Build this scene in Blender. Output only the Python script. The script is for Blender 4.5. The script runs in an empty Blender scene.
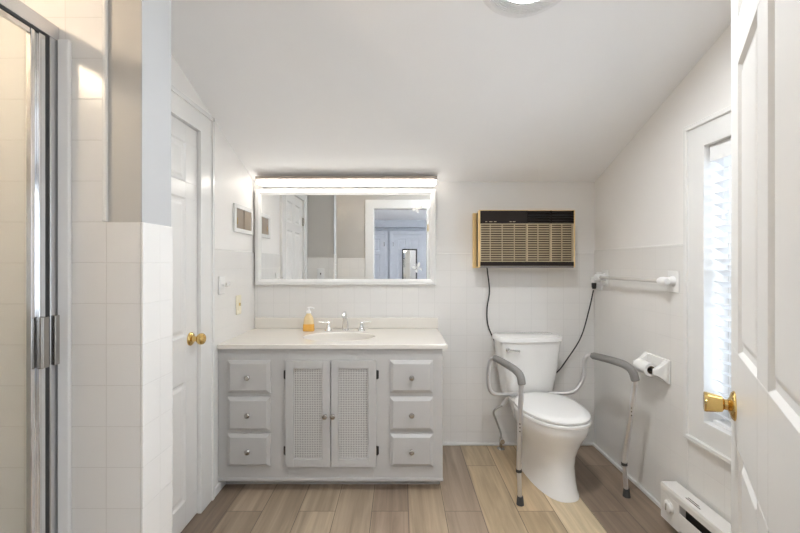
import bpy, bmesh, math
from math import sin, cos, pi, radians, atan2
from mathutils import Vector, Matrix

SC = bpy.context.scene
COL = SC.collection

# ------------------------------------------------------------------ camera
F, CX, HY, EYE = 400.0, 400.0, 265.0, 1.224
cam_d = bpy.data.cameras.new('camera'); cam = bpy.data.objects.new('camera', cam_d); COL.objects.link(cam)
cam.location = (0, 0, EYE); cam.rotation_euler = (radians(90), 0, 0)
cam_d.sensor_width = 36; cam_d.lens = F / 800 * 36
cam_d.shift_y = -(266.5 - HY) / 800
cam_d.clip_start = 0.02
SC.camera = cam

# ------------------------------------------------------------------ sky, lamps' strengths, exposure
SKY_STRENGTH = 0.68
FAN_LAMP = 22.5
VANITY_LAMP = 1.35
SHOWER_LAMP = 20.0
HALL_FILL = 9.5  # strength of the added fill light outside the doorway
world = bpy.data.worlds.new('sky'); SC.world = world; world.use_nodes = True
wn = world.node_tree.nodes
wn['Background'].inputs['Color'].default_value = (0.78, 0.88, 1.0, 1)
wn['Background'].inputs['Strength'].default_value = SKY_STRENGTH
SC.view_settings.view_transform = 'Standard'
SC.view_settings.look = 'None'
SC.view_settings.gamma = 1
SC.view_settings.exposure = 3.15
SC.view_settings.use_curve_mapping = False
SC.cycles.use_denoising = True
SC.cycles.max_bounces = 14
SC.cycles.diffuse_bounces = 8
SC.cycles.glossy_bounces = 6
SC.cycles.transparent_max_bounces = 16
SC.cycles.sample_clamp_indirect = 6

def portal(loc, rot, sx, sy, name):
    d = bpy.data.lights.new(name, 'AREA'); d.shape = 'RECTANGLE'; d.size = sx; d.size_y = sy
    d.cycles.is_portal = True
    o = bpy.data.objects.new(name, d); COL.objects.link(o); o.location = loc; o.rotation_euler = rot
    return o

def at(px, py, Y):
    return Vector(((px - CX) / F * Y, Y, EYE - (py - HY) / F * Y))

# ------------------------------------------------------------------ materials
MATS = {}
def newmat(name):
    m = bpy.data.materials.new(name); m.use_nodes = True; MATS[name] = m
    return m, m.node_tree.nodes, m.node_tree.links, m.node_tree.nodes['Principled BSDF']

def pm(name, col, rough=0.5, metal=0.0, noise=0.0, nscale=30.0, bump=0.0, spec=0.5, coat=0.0, emit=None, estr=0.0):
    """principled with a gentle noise variation of the colour and an optional bump"""
    m, n, l, b = newmat(name)
    b.inputs['Roughness'].default_value = rough
    b.inputs['Metallic'].default_value = metal
    b.inputs['Specular IOR Level'].default_value = spec
    b.inputs['Coat Weight'].default_value = coat
    c = (*col, 1)
    b.inputs['Base Color'].default_value = c
    if noise or bump:
        tc = n.new('ShaderNodeTexCoord'); nz = n.new('ShaderNodeTexNoise')
        nz.inputs['Scale'].default_value = nscale; nz.inputs['Detail'].default_value = 4
        l.new(tc.outputs['Object'], nz.inputs['Vector'])
        if noise:
            mx = n.new('ShaderNodeMix'); mx.data_type = 'RGBA'
            mx.inputs[6].default_value = tuple(max(0, v * (1 - noise)) for v in col) + (1,)
            mx.inputs[7].default_value = tuple(min(1, v * (1 + noise)) for v in col) + (1,)
            l.new(nz.outputs['Fac'], mx.inputs[0]); l.new(mx.outputs[2], b.inputs['Base Color'])
        if bump:
            bp = n.new('ShaderNodeBump'); bp.inputs['Strength'].default_value = bump; bp.inputs['Distance'].default_value = 0.002
            l.new(nz.outputs['Fac'], bp.inputs['Height']); l.new(bp.outputs['Normal'], b.inputs['Normal'])
    if emit:
        b.inputs['Emission Color'].default_value = (*emit, 1); b.inputs['Emission Strength'].default_value = estr
    return m

def tile_mat(name, axis, origin, col, grout, rough=0.16):
    """square glazed tiles in object space; axis = which horizontal axis runs along the wall"""
    m, n, l, b = newmat(name)
    tc = n.new('ShaderNodeTexCoord'); sp = n.new('ShaderNodeSeparateXYZ'); cb = n.new('ShaderNodeCombineXYZ')
    l.new(tc.outputs['Object'], sp.inputs[0])
    def off(sock, v, dst):
        a = n.new('ShaderNodeMath'); a.operation = 'SUBTRACT'; a.inputs[1].default_value = v
        l.new(sock, a.inputs[0]); l.new(a.outputs[0], dst)
    off(sp.outputs['X' if axis == 'x' else 'Y'], origin[0], cb.inputs[0]); off(sp.outputs['Z'], origin[1], cb.inputs[1])
    br = n.new('ShaderNodeTexBrick'); br.offset = 0; br.squash = 1
    br.inputs['Scale'].default_value = 1; br.inputs['Brick Width'].default_value = 0.1095
    br.inputs['Row Height'].default_value = 0.1095; br.inputs['Mortar Size'].default_value = 0.0016
    br.inputs['Mortar Smooth'].default_value = 0.4; br.inputs['Bias'].default_value = 0
    br.inputs['Color1'].default_value = (*col, 1); br.inputs['Color2'].default_value = tuple(v * 0.985 for v in col) + (1,)
    br.inputs['Mortar'].default_value = (*grout, 1)
    l.new(cb.outputs[0], br.inputs['Vector']); l.new(br.outputs['Color'], b.inputs['Base Color'])
    inv = n.new('ShaderNodeMath'); inv.operation = 'SUBTRACT'; inv.inputs[0].default_value = 1
    l.new(br.outputs['Fac'], inv.inputs[1])
    bp = n.new('ShaderNodeBump'); bp.inputs['Strength'].default_value = 0.35; bp.inputs['Distance'].default_value = 0.0015
    l.new(inv.outputs[0], bp.inputs['Height']); l.new(bp.outputs['Normal'], b.inputs['Normal'])
    rr = n.new('ShaderNodeMapRange'); rr.inputs[3].default_value = rough; rr.inputs[4].default_value = 0.6
    l.new(br.outputs['Fac'], rr.inputs[0]); l.new(rr.outputs[0], b.inputs['Roughness'])
    return m

def floor_mat():
    m, n, l, b = newmat('wood plank floor')
    tc = n.new('ShaderNodeTexCoord'); sp = n.new('ShaderNodeSeparateXYZ'); cb = n.new('ShaderNodeCombineXYZ')
    l.new(tc.outputs['Object'], sp.inputs[0])
    l.new(sp.outputs['Y'], cb.inputs[0])
    ad = n.new('ShaderNodeMath'); ad.inputs[1].default_value = 0.503 + 0.1815 * 40; l.new(sp.outputs['X'], ad.inputs[0]); l.new(ad.outputs[0], cb.inputs[1])
    br = n.new('ShaderNodeTexBrick'); br.offset = 0.37; br.offset_frequency = 2; br.squash = 1
    br.inputs['Scale'].default_value = 1; br.inputs['Brick Width'].default_value = 1.22
    br.inputs['Row Height'].default_value = 0.1815; br.inputs['Mortar Size'].default_value = 0.0016; br.inputs['Mortar Smooth'].default_value = 0.2
    br.inputs['Color1'].default_value = (0, 0, 0, 1); br.inputs['Color2'].default_value = (1, 1, 1, 1)
    br.inputs['Mortar'].default_value = (0.5, 0.5, 0.5, 1)
    l.new(cb.outputs[0], br.inputs['Vector'])
    # each run of planks has its own board tone
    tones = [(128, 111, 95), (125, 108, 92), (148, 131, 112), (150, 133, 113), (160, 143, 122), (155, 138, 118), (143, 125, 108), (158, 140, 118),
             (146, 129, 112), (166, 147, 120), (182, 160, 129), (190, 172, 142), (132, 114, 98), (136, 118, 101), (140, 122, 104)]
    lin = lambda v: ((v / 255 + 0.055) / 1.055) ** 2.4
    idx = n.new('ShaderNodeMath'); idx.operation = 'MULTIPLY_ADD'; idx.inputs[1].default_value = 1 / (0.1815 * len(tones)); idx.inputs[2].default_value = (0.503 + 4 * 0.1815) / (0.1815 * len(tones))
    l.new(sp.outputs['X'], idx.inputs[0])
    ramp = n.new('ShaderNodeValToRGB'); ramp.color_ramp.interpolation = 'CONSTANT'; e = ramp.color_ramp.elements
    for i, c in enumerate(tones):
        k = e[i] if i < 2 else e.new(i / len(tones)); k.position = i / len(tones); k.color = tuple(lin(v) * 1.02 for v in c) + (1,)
    l.new(idx.outputs[0], ramp.inputs[0])
    vr = n.new('ShaderNodeMapRange'); vr.inputs[3].default_value = 0.86; vr.inputs[4].default_value = 1.14; l.new(br.outputs['Color'], vr.inputs[0])
    vm = n.new('ShaderNodeMix'); vm.data_type = 'RGBA'; vm.blend_type = 'MULTIPLY'; vm.inputs[0].default_value = 1
    l.new(ramp.outputs[0], vm.inputs[6]); l.new(vr.outputs[0], vm.inputs[7])
    # grain stretched along the planks
    mp = n.new('ShaderNodeMapping'); mp.inputs['Scale'].default_value = (26, 1.6, 1)
    l.new(tc.outputs['Object'], mp.inputs[0])
    va = n.new('ShaderNodeVectorMath'); va.operation = 'MULTIPLY_ADD'
    va.inputs[1].default_value = (3, 9, 5); l.new(br.outputs['Color'], va.inputs[0]); l.new(mp.outputs[0], va.inputs[2])
    nz = n.new('ShaderNodeTexNoise'); nz.inputs['Scale'].default_value = 1.0; nz.inputs['Detail'].default_value = 6; nz.inputs['Roughness'].default_value = 0.6; nz.inputs['Distortion'].default_value = 0.6
    l.new(va.outputs[0], nz.inputs['Vector'])
    mr = n.new('ShaderNodeMapRange'); mr.inputs[1].default_value = 0.25; mr.inputs[2].default_value = 0.75
    mr.inputs[3].default_value = 0.66; mr.inputs[4].default_value = 1.32; l.new(nz.outputs['Fac'], mr.inputs[0])
    mul = n.new('ShaderNodeMix'); mul.data_type = 'RGBA'; mul.blend_type = 'MULTIPLY'; mul.inputs[0].default_value = 1
    l.new(vm.outputs[2], mul.inputs[6]); l.new(mr.outputs[0], mul.inputs[7])
    # seams
    sm = n.new('ShaderNodeMix'); sm.data_type = 'RGBA'; sm.inputs[7].default_value = (0.10, 0.075, 0.055, 1)
    l.new(br.outputs['Fac'], sm.inputs[0]); l.new(mul.outputs[2], sm.inputs[6])
    l.new(sm.outputs[2], b.inputs['Base Color'])
    b.inputs['Roughness'].default_value = 0.42
    bp = n.new('ShaderNodeBump'); bp.inputs['Strength'].default_value = 0.12; bp.inputs['Distance'].default_value = 0.001
    l.new(nz.outputs['Fac'], bp.inputs['Height']); l.new(bp.outputs['Normal'], b.inputs['Normal'])
    return m

def glass_mat(name, tint=(1, 1, 1), ior=1.45):
    m, n, l, b = newmat(name)
    out = n['Material Output']; n.remove(b)
    tr = n.new('ShaderNodeBsdfTransparent'); tr.inputs[0].default_value = (*tint, 1)
    gl = n.new('ShaderNodeBsdfGlossy'); gl.inputs['Roughness'].default_value = 0.02
    lw = n.new('ShaderNodeLayerWeight'); pw = n.new('ShaderNodeMath'); pw.operation = 'POWER'; pw.inputs[1].default_value = 5
    l.new(lw.outputs['Facing'], pw.inputs[0]); fr = n.new('ShaderNodeMath'); fr.operation = 'MULTIPLY_ADD'; fr.inputs[1].default_value = 0.9; fr.inputs[2].default_value = 0.04; l.new(pw.outputs[0], fr.inputs[0])
    mx = n.new('ShaderNodeMixShader')
    l.new(fr.outputs[0], mx.inputs[0]); l.new(tr.outputs[0], mx.inputs[1]); l.new(gl.outputs[0], mx.inputs[2]); l.new(mx.outputs[0], out.inputs[0])
    return m

def slat_mat():
    m, n, l, b = newmat('blind slat white')
    out = n['Material Output']
    b.inputs['Base Color'].default_value = (0.86, 0.87, 0.88, 1); b.inputs['Roughness'].default_value = 0.4
    tl = n.new('ShaderNodeBsdfTranslucent'); tl.inputs[0].default_value = (0.8, 0.84, 0.9, 1)
    mx = n.new('ShaderNodeMixShader'); mx.inputs[0].default_value = 0.12
    l.new(b.outputs[0], mx.inputs[1]); l.new(tl.outputs[0], mx.inputs[2]); l.new(mx.outputs[0], out.inputs[0])
    return m

def brushed(name, col, rough):
    m = pm(name, col, rough, 1.0)
    return m

M = {}
M['wall'] = pm('wall paint', (0.79, 0.775, 0.755), 0.55, noise=0.015, nscale=6, bump=0.03)
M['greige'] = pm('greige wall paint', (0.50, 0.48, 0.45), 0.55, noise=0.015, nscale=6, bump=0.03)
M['greige_end'] = pm('daylight-cooled greige', (0.455, 0.46, 0.465), 0.55, noise=0.015, nscale=6, bump=0.03)  # same greige paint, with the window's cool light put into the colour
M['ceil'] = pm('ceiling paint', (0.92, 0.92, 0.925), 0.7, noise=0.012, nscale=5, bump=0.03)
M['trim'] = pm('white gloss trim paint', (0.76, 0.755, 0.74), 0.25, noise=0.01, nscale=9)
M['door'] = pm('white door paint', (0.75, 0.74, 0.72), 0.28, noise=0.01, nscale=9)
TC, GC = (0.765, 0.75, 0.725), (0.64, 0.625, 0.60)
M['tile_back'] = tile_mat('glazed tile back', 'x', (0.782, 1.293), TC, GC)
M['tile_side'] = tile_mat('glazed tile side', 'y', (2.72, 1.31), TC, GC)
M['tile_shower'] = tile_mat('glazed tile shower', 'x', (-0.687 - 0.099, 1.339), (0.74, 0.725, 0.71), (0.61, 0.59, 0.57), rough=0.24)
M['tile_part'] = tile_mat('glazed tile partition', 'y', (1.145, 1.339), TC, GC)
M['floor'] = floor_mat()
M['vanity'] = pm('vanity paint', (0.49, 0.48, 0.465), 0.38, noise=0.012, nscale=14)
M['cane'] = pm('painted cane', (0.60, 0.585, 0.56), 0.5, noise=0.05, nscale=120)
M['dark_in'] = pm('shaded interior', (0.09, 0.08, 0.075), 0.9)  # shade of an enclosed interior put into the colour
M['counter'] = pm('cultured marble', (0.74, 0.705, 0.645), 0.15, noise=0.02, nscale=5, coat=0.3)
M['chrome'] = brushed('chrome', (0.82, 0.82, 0.82), 0.08)
M['nickel'] = brushed('satin nickel', (0.45, 0.43, 0.40), 0.25)
M['alu'] = pm('anodised aluminium', (0.74, 0.74, 0.75), 0.28, 0.92)
M['frame_alu'] = pm('satin shower frame', (0.66, 0.66, 0.67), 0.25, 0.9)
M['brass'] = brushed('polished brass', (0.74, 0.52, 0.20), 0.10)
M['black'] = pm('black plastic', (0.02, 0.018, 0.016), 0.35)
M['rubber'] = pm('dark rubber', (0.05, 0.05, 0.05), 0.7)
M['porcelain'] = pm('white porcelain', (0.83, 0.825, 0.81), 0.08, coat=0.4)
M['seat'] = pm('white seat plastic', (0.82, 0.815, 0.80), 0.2)
M['foam'] = pm('grey foam', (0.235, 0.225, 0.215), 0.75, noise=0.12, nscale=220, bump=0.4)
M['white_pl'] = pm('white plastic', (0.82, 0.82, 0.82), 0.3)
M['ivory'] = pm('ivory plastic', (0.80, 0.74, 0.58), 0.35)
M['paper'] = pm('tissue paper', (0.86, 0.85, 0.83), 0.9, bump=0.2, nscale=300)
M['gold'] = pm('gold tan plastic', (0.84, 0.60, 0.27), 0.4, noise=0.05, nscale=40)
M['louver'] = pm('tan louver plastic', (0.66, 0.54, 0.36), 0.42)
M['brown'] = pm('dark brown plastic', (0.022, 0.015, 0.012), 0.4, spec=0.2)
M['brown2'] = pm('brown filter behind louvers', (0.13, 0.085, 0.05), 0.7)
M['slit'] = pm('slot shadow black', (0.01, 0.01, 0.01), 0.8)
M['soap'] = pm('amber soap', (0.80, 0.42, 0.08), 0.15, coat=0.4)
M['soap_pale'] = pm('pale amber plastic', (0.80, 0.62, 0.34), 0.2, coat=0.3)
M['bronze'] = pm('bronze pane', (0.36, 0.29, 0.22), 0.25, 0.3)
M['heater'] = pm('heater enamel', (0.76, 0.74, 0.71), 0.35, noise=0.01, nscale=10)
M['heat_in'] = pm('heater fins', (0.05, 0.045, 0.04), 0.5, 0.3)
M['braid'] = pm('braided steel', (0.45, 0.44, 0.42), 0.4, 0.8, noise=0.3, nscale=400)
M['glass'] = glass_mat('clear glass')
M['shower_glass'] = glass_mat('shower glass', (0.97, 0.98, 0.97))
M['slat'] = slat_mat()
M['housing'] = pm('taupe lamp housing', (0.50, 0.43, 0.37), 0.4, noise=0.03, nscale=20)
M['mirror'] = brushed('mirror silver', (0.88, 0.89, 0.89), 0.0)
M['hallwall'] = pm('dim bluish hall wall', (0.48, 0.50, 0.54), 0.6, noise=0.015, nscale=6)  # the room's dim bluish light is put into the wall colour
M['halldoor'] = pm('white door dimmed bluish', (0.58, 0.60, 0.64), 0.4, noise=0.01, nscale=9)  # white doors and casings, with the dim bluish light put into the colour
M['hallwood'] = pm('hall board floor', (0.30, 0.23, 0.17), 0.5, noise=0.15, nscale=4)
M['decal'] = pm('white decal vinyl', (0.85, 0.85, 0.83), 0.5)
M['lens'] = pm('fan lamp lens', (0.9, 0.85, 0.8), 0.5, emit=(0.93, 0.97, 1.0), estr=FAN_LAMP)
M['tube'] = pm('lit vanity tube', (0.9, 0.9, 0.88), 0.4, emit=(1.0, 0.96, 0.90), estr=VANITY_LAMP)
M['shower_lens'] = pm('shower lamp lens', (0.9, 0.85, 0.8), 0.5, emit=(1.0, 0.80, 0.58), estr=SHOWER_LAMP)
M['fill_lens'] = pm('added fill lens', (0.9, 0.9, 0.9), 0.5, emit=(0.92, 0.95, 1.0), estr=HALL_FILL)

# ------------------------------------------------------------------ mesh helpers
def BM(): return bmesh.new()

def bx(bm, x0, x1, y0, y1, z0, z1, mat=None):
    vs = [bm.verts.new((x, y, z)) for z in (z0, z1) for y in (y0, y1) for x in (x0, x1)]
    for q in ((0, 2, 3, 1), (4, 5, 7, 6), (0, 1, 5, 4), (2, 6, 7, 3), (0, 4, 6, 2), (1, 3, 7, 5)):
        bm.faces.new([vs[i] for i in q])
    if mat is not None:
        for v in vs: v.co = mat @ v.co
    return vs

def loft(bm, rings, cap0=True, cap1=True, closed=True):
    R = [[bm.verts.new(p) for p in r] for r in rings]
    n = len(R[0])
    for a, b in zip(R[:-1], R[1:]):
        for i in range(n if closed else n - 1):
            j = (i + 1) % n
            bm.faces.new((a[i], a[j], b[j], b[i]))
    if cap0: bm.faces.new(list(reversed(R[0])))
    if cap1: bm.faces.new(R[-1])
    return R

def lathe(bm, prof, n=24, mat=None):
    """profile of (radius, height) about Z; mat places it"""
    rings = []
    for r, z in prof:
        r = max(r, 1e-5)
        rings.append([Vector((r * cos(2 * pi * i / n), r * sin(2 * pi * i / n), z)) for i in range(n)])
    if mat is not None: rings = [[mat @ p for p in r] for r in rings]
    loft(bm, rings)

def along(p, d):
    """matrix that puts local Z along d with its origin at p"""
    q = Vector((0, 0, 1)).rotation_difference(Vector(d).normalized())
    return Matrix.Translation(p) @ q.to_matrix().to_4x4()

def spline(pts, k=6):
    pts = [Vector(p) for p in pts]; out = []
    P = [pts[0] * 2 - pts[1]] + pts + [pts[-1] * 2 - pts[-2]]
    for i in range(1, len(P) - 2):
        for s in range(k):
            t = s / k
            a, b, c, d = P[i - 1], P[i], P[i + 1], P[i + 2]
            out.append(0.5 * ((2 * b) + (c - a) * t + (2 * a - 5 * b + 4 * c - d) * t * t + (3 * b - a - 3 * c + d) * t ** 3))
    out.append(pts[-1])
    return out

def tube(bm, pts, r, n=12):
    """round sweep; r a number or one radius per point"""
    pts = [Vector(p) for p in pts]; m = len(pts)
    rs = r if isinstance(r, (list, tuple)) else [r] * m
    T = [(pts[min(i + 1, m - 1)] - pts[max(i - 1, 0)]).normalized() for i in range(m)]
    u = T[0].orthogonal().normalized(); rings = []
    for i in range(m):
        u = (u - T[i] * u.dot(T[i])).normalized(); v = T[i].cross(u)
        rings.append([pts[i] + (u * cos(2 * pi * k / n) + v * sin(2 * pi * k / n)) * rs[i] for k in range(n)])
    loft(bm, rings)

def sup(w, d, z, cx=0, cy=0, e=4, n=40, bulge=0):
    out = []
    for i in range(n):
        t = 2 * pi * i / n
        c, s = cos(t), sin(t)
        x = w * math.copysign(abs(c) ** (2 / e), c); y = d * math.copysign(abs(s) ** (2 / e), s)
        if y < 0 and bulge: y -= bulge * (1 - (x / w) ** 2)
        out.append(Vector((cx + x, cy + y, z)))
    return out

def egg(z, c, lf, lb, w, n=40, e=2.2):
    out = []
    for i in range(n):
        t = 2 * pi * i / n
        a, s = cos(t), sin(t)
        x = w * math.copysign(abs(a) ** (2 / e), a)
        y = (lb if s > 0 else lf) * math.copysign(abs(s) ** (2 / e), s)
        out.append(Vector((x, c + y, z)))
    return out

def obj(name, bm, mat, parent=None, smooth=False, bevel=0.0, seg=2, sub=0):
    bmesh.ops.recalc_face_normals(bm, faces=bm.faces[:])
    me = bpy.data.meshes.new(name); bm.to_mesh(me); bm.free()
    o = bpy.data.objects.new(name, me); COL.objects.link(o)
    if mat is not None: me.materials.append(mat)
    if smooth:
        for p in me.polygons: p.use_smooth = True
        me.set_sharp_from_angle(angle=radians(38))
    if bevel:
        b = o.modifiers.new('bevel', 'BEVEL'); b.width = bevel; b.segments = seg; b.limit_method = 'ANGLE'; b.angle_limit = radians(40)
        b.harden_normals = False
    if sub:
        s = o.modifiers.new('sub', 'SUBSURF'); s.levels = sub; s.render_levels = sub
    if parent is not None:
        o.parent = parent
        if parent.type == 'EMPTY' or parent.matrix_basis != Matrix.Identity(4):
            pass
    return o

def box(name, x0, x1, y0, y1, z0, z1, mat, parent=None, bevel=0.0):
    bm = BM(); bx(bm, x0, x1, y0, y1, z0, z1)
    return obj(name, bm, mat, parent, bevel=bevel)

def tag(o, label, cat, group=None, kind=None):
    if label: o['label'] = label
    if cat: o['category'] = cat
    if group: o['group'] = group
    if kind: o['kind'] = kind
    return o

def thing(name, label, cat, loc=(0, 0, 0), rz=0, group=None):
    o = bpy.data.objects.new(name, None); COL.objects.link(o); o.empty_display_size = 0.05
    o.location = loc; o.rotation_euler = (0, 0, rz)
    return tag(o, label, cat, group)

def struct(o, label, cat='wall'):
    return tag(o, label, cat, None, 'structure')

def panel_leaf(bm, w, h, t, panels, depth=0.006):
    """door leaf in local coords: x 0..w, z 0..h, raised panels on both faces (y = 0 and y = t)"""
    xs = sorted({0, w} | {p[0] for p in panels} | {p[1] for p in panels})
    zs = sorted({0, h} | {p[2] for p in panels} | {p[3] for p in panels})
    isp = lambda x, z: any(p[0] - 1e-6 < x < p[1] + 1e-6 and p[2] - 1e-6 < z < p[3] + 1e-6 for p in panels)
    for x0, x1 in zip(xs[:-1], xs[1:]):
        for z0, z1 in zip(zs[:-1], zs[1:]):
            if not isp((x0 + x1) / 2, (z0 + z1) / 2):
                bx(bm, x0, x1, 0, t, z0, z1)
    for x0, x1, z0, z1 in panels:
        for yf, sgn in ((0, 1), (t, -1)):
            rings = []
            for ins, dy in ((0, 0), (0.007, depth), (0.018, depth + 0.001), (0.030, 0.0025), (0.034, 0.0018)):
                y = yf + sgn * dy
                rings.append([(x0 + ins, y, z0 + ins), (x1 - ins, y, z0 + ins), (x1 - ins, y, z1 - ins), (x0 + ins, y, z1 - ins)])
            loft(bm, rings, cap0=False, cap1=True)

def knob_set(parent, p, d, mat, style='ball'):
    """door knob: rose, neck and knob about axis d from surface point p"""
    k = BM()
    if style == 'ball':
        lathe(k, [(0.0, 0), (0.032, 0.0), (0.032, 0.004), (0.026, 0.010), (0.014, 0.014), (0.011, 0.03), (0.012, 0.034),
                  (0.022, 0.038), (0.0265, 0.045), (0.0275, 0.052), (0.026, 0.060), (0.020, 0.066), (0.014, 0.068), (0.0, 0.067)], 32, along(p, d))
    else:
        lathe(k, [(0.0, 0), (0.031, 0.0), (0.031, 0.002), (0.027, 0.006), (0.017, 0.009), (0.0115, 0.012), (0.011, 0.017),
                  (0.013, 0.019), (0.0165, 0.021), (0.018, 0.027), (0.0205, 0.042), (0.0215, 0.049), (0.021, 0.052), (0.018, 0.053), (0.0, 0.051)], 32, along(p, d))
    return obj('knob', k, mat, parent, smooth=True)

# ================================================================== THE ROOM
YB, XL, XR = 2.72, -0.986, 1.319            # tiled faces of back, left and right walls
TT = 0.008                                   # tile thickness
def ceil_h(y): return 1.793 + 0.36 * (2.72 - y) if y > 1.05 else 1.793 + 0.36 * (2.72 - 1.05)
HC = ceil_h(0)

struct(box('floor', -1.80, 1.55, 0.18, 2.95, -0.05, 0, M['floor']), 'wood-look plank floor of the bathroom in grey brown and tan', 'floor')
bm = BM()   # ceiling: flat over the entry, sloping down to the back wall
prof = [(0.18, HC), (1.05, HC), (2.92, ceil_h(2.92)), (2.92, ceil_h(2.92) + 0.1), (1.05, HC + 0.1), (0.18, HC + 0.1)]
loft(bm, [[Vector((x, y, z)) for y, z in prof] for x in (-1.80, 1.55)])
struct(obj('ceiling', bm, M['ceil']), 'white sloping bathroom ceiling coming down to the vanity wall', 'ceiling')

# back wall
o = struct(box('wall_back', XL - 0.3, XR + 0.2, YB + TT, YB + 0.2, 0, 1.90, M['wall']), 'back wall behind the vanity and toilet, white tile below pale paint')
box('tile_wainscot', XL - TT, XR + TT, YB, YB + TT, 0, 1.303, M['tile_back'], o, bevel=0.003)
# left wall with the opening of door 1
D1A, D1B, D1H = 1.302, 1.972, 1.885
bm = BM()
XLp = XL - TT
for y0, y1, z0, z1 in ((1.21, D1A, 0, 2.5), (D1B, YB + TT, 0, 2.5), (D1A, D1B, D1H, 2.5)): bx(bm, XLp - 0.11, XLp, y0, y1, z0, z1)
o = struct(obj('wall_left', bm, M['wall']), 'left wall holding the white panelled door, tiled low beside the vanity')
bm = BM(); bx(bm, XLp, XL, D1B + 0.128, YB, 0, 1.310)
obj('tile_wainscot', bm, M['tile_side'], o, bevel=0.003)
# right wall with the window opening
W1A, W1B, W1L, W1H = 1.08, 1.724, 0.547, 1.741
XRp = XR + TT
bm = BM()
for y0, y1, z0, z1 in ((0.18, W1A, 0, 2.5), (W1B, YB + TT, 0, 2.5), (W1A, W1B, 0, W1L), (W1A, W1B, W1H, 2.5)): bx(bm, XRp, XRp + 0.14, y0, y1, z0, z1)
o = struct(obj('wall_right', bm, M['wall']), 'right wall holding the window, white tile below pale paint')
bm = BM()
for y0, y1, z0, z1 in ((0.31, W1A - 0.108, 0, 1.322), (W1B + 0.108, YB, 0, 1.322), (W1A - 0.108, W1B + 0.108, 0, 0.441)): bx(bm, XR, XRp, y0, y1, z0, z1)
obj('tile_wainscot', bm, M['tile_side'], o, bevel=0.003)
# partition between shower and door
PX, PA, PB = -0.687, 1.07, 1.21
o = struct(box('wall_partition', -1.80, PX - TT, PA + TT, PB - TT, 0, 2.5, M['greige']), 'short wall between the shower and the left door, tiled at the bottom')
bm = BM(); bx(bm, -1.79, -0.786, PA, PA + TT, 0, 2.39); bx(bm, -0.786, PX - TT, PA, PA + TT, 0, 1.339)
obj('shower_tile', bm, M['tile_shower'], o)
bm = BM(); bx(bm, -0.797, -0.784, PA - 0.003, PA + TT, 1.339, 2.39)
obj('bullnose_edge', bm, M['trim'], o, bevel=0.004)
box('tile_wainscot', PX - TT, PX, PA, PB, 0, 1.339, M['tile_part'], o, bevel=0.003)
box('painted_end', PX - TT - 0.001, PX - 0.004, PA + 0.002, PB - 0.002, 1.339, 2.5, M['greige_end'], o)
bm = BM(); bx(bm, -0.985, PX - TT, PB - TT, PB, 0, 1.30)
obj('tile_wainscot', bm, M['tile_back'], o, bevel=0.003)
# entry wall with the doorway the picture is taken from
EA, EB, DOX0, DOX1, DOH = 0.18, 0.30, -0.34, 0.35, 1.95
bm = BM()
for x0, x1, z0, z1 in ((-1.80, DOX0, 0, 2.5), (DOX1, XRp + 0.1, 0, 2.5), (DOX0, DOX1, DOH, 2.5)): bx(bm, x0, x1, EA, EB, z0, z1)
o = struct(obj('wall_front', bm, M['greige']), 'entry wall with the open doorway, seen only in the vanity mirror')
bm = BM(); bx(bm, -0.80, DOX0 - 0.105, EB, EB + TT, 0, 1.31); bx(bm, DOX1 + 0.105, XR, EB, EB + TT, 0, 1.31)
obj('tile_wainscot', bm, M['tile_back'], o, bevel=0.003)
struct(box('wall_shower', -1.80, -1.70, EB, PA, 0, 2.5, M['tile_part']), 'far side wall inside the shower')
bm = BM()   # doorway casing
for x0, x1, z0, z1 in ((DOX0 - 0.105, DOX0 + 0.004, 0, DOH + 0.105), (DOX1 - 0.004, DOX1 + 0.105, 0, DOH + 0.105), (DOX0, DOX1, DOH - 0.004, DOH + 0.105)):
    bx(bm, x0, x1, EB, EB + 0.018, z0, z1)
for x0, x1, z0, z1 in ((DOX0 - 0.001, DOX0 + 0.008, 0, DOH), (DOX1 - 0.008, DOX1 + 0.001, 0, DOH), (DOX0, DOX1, DOH - 0.008, DOH)):
    bx(bm, x0, x1, EA - 0.005, EB + 0.01, z0, z1)
struct(obj('trim_1', bm, M['trim'], bevel=0.003), 'pale casing around the entry doorway, seen in the vanity mirror', 'door casing')

# baseboards and quarter-round
def quarter(name, x0, x1, y0, y1, h, label):
    return struct(box(name, x0, x1, y0, y1, 0, h, M['trim'], bevel=0.004), label, 'baseboard')
quarter('baseboard_back', 0.25, XR - 0.012, YB - 0.012, YB - 0.0005, 0.018, 'thin white strip at the foot of the back wall behind the toilet')
quarter('baseboard_right', XR - 0.014, XR - 0.0005, 0.32, YB - 0.0005, 0.02, 'thin white strip at the foot of the right wall by the heater')
quarter('baseboard_left', XL + 0.0005, XL + 0.014, D1B + 0.13, 2.72, 0.045, 'short white strip on the left wall beside the vanity base')

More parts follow.
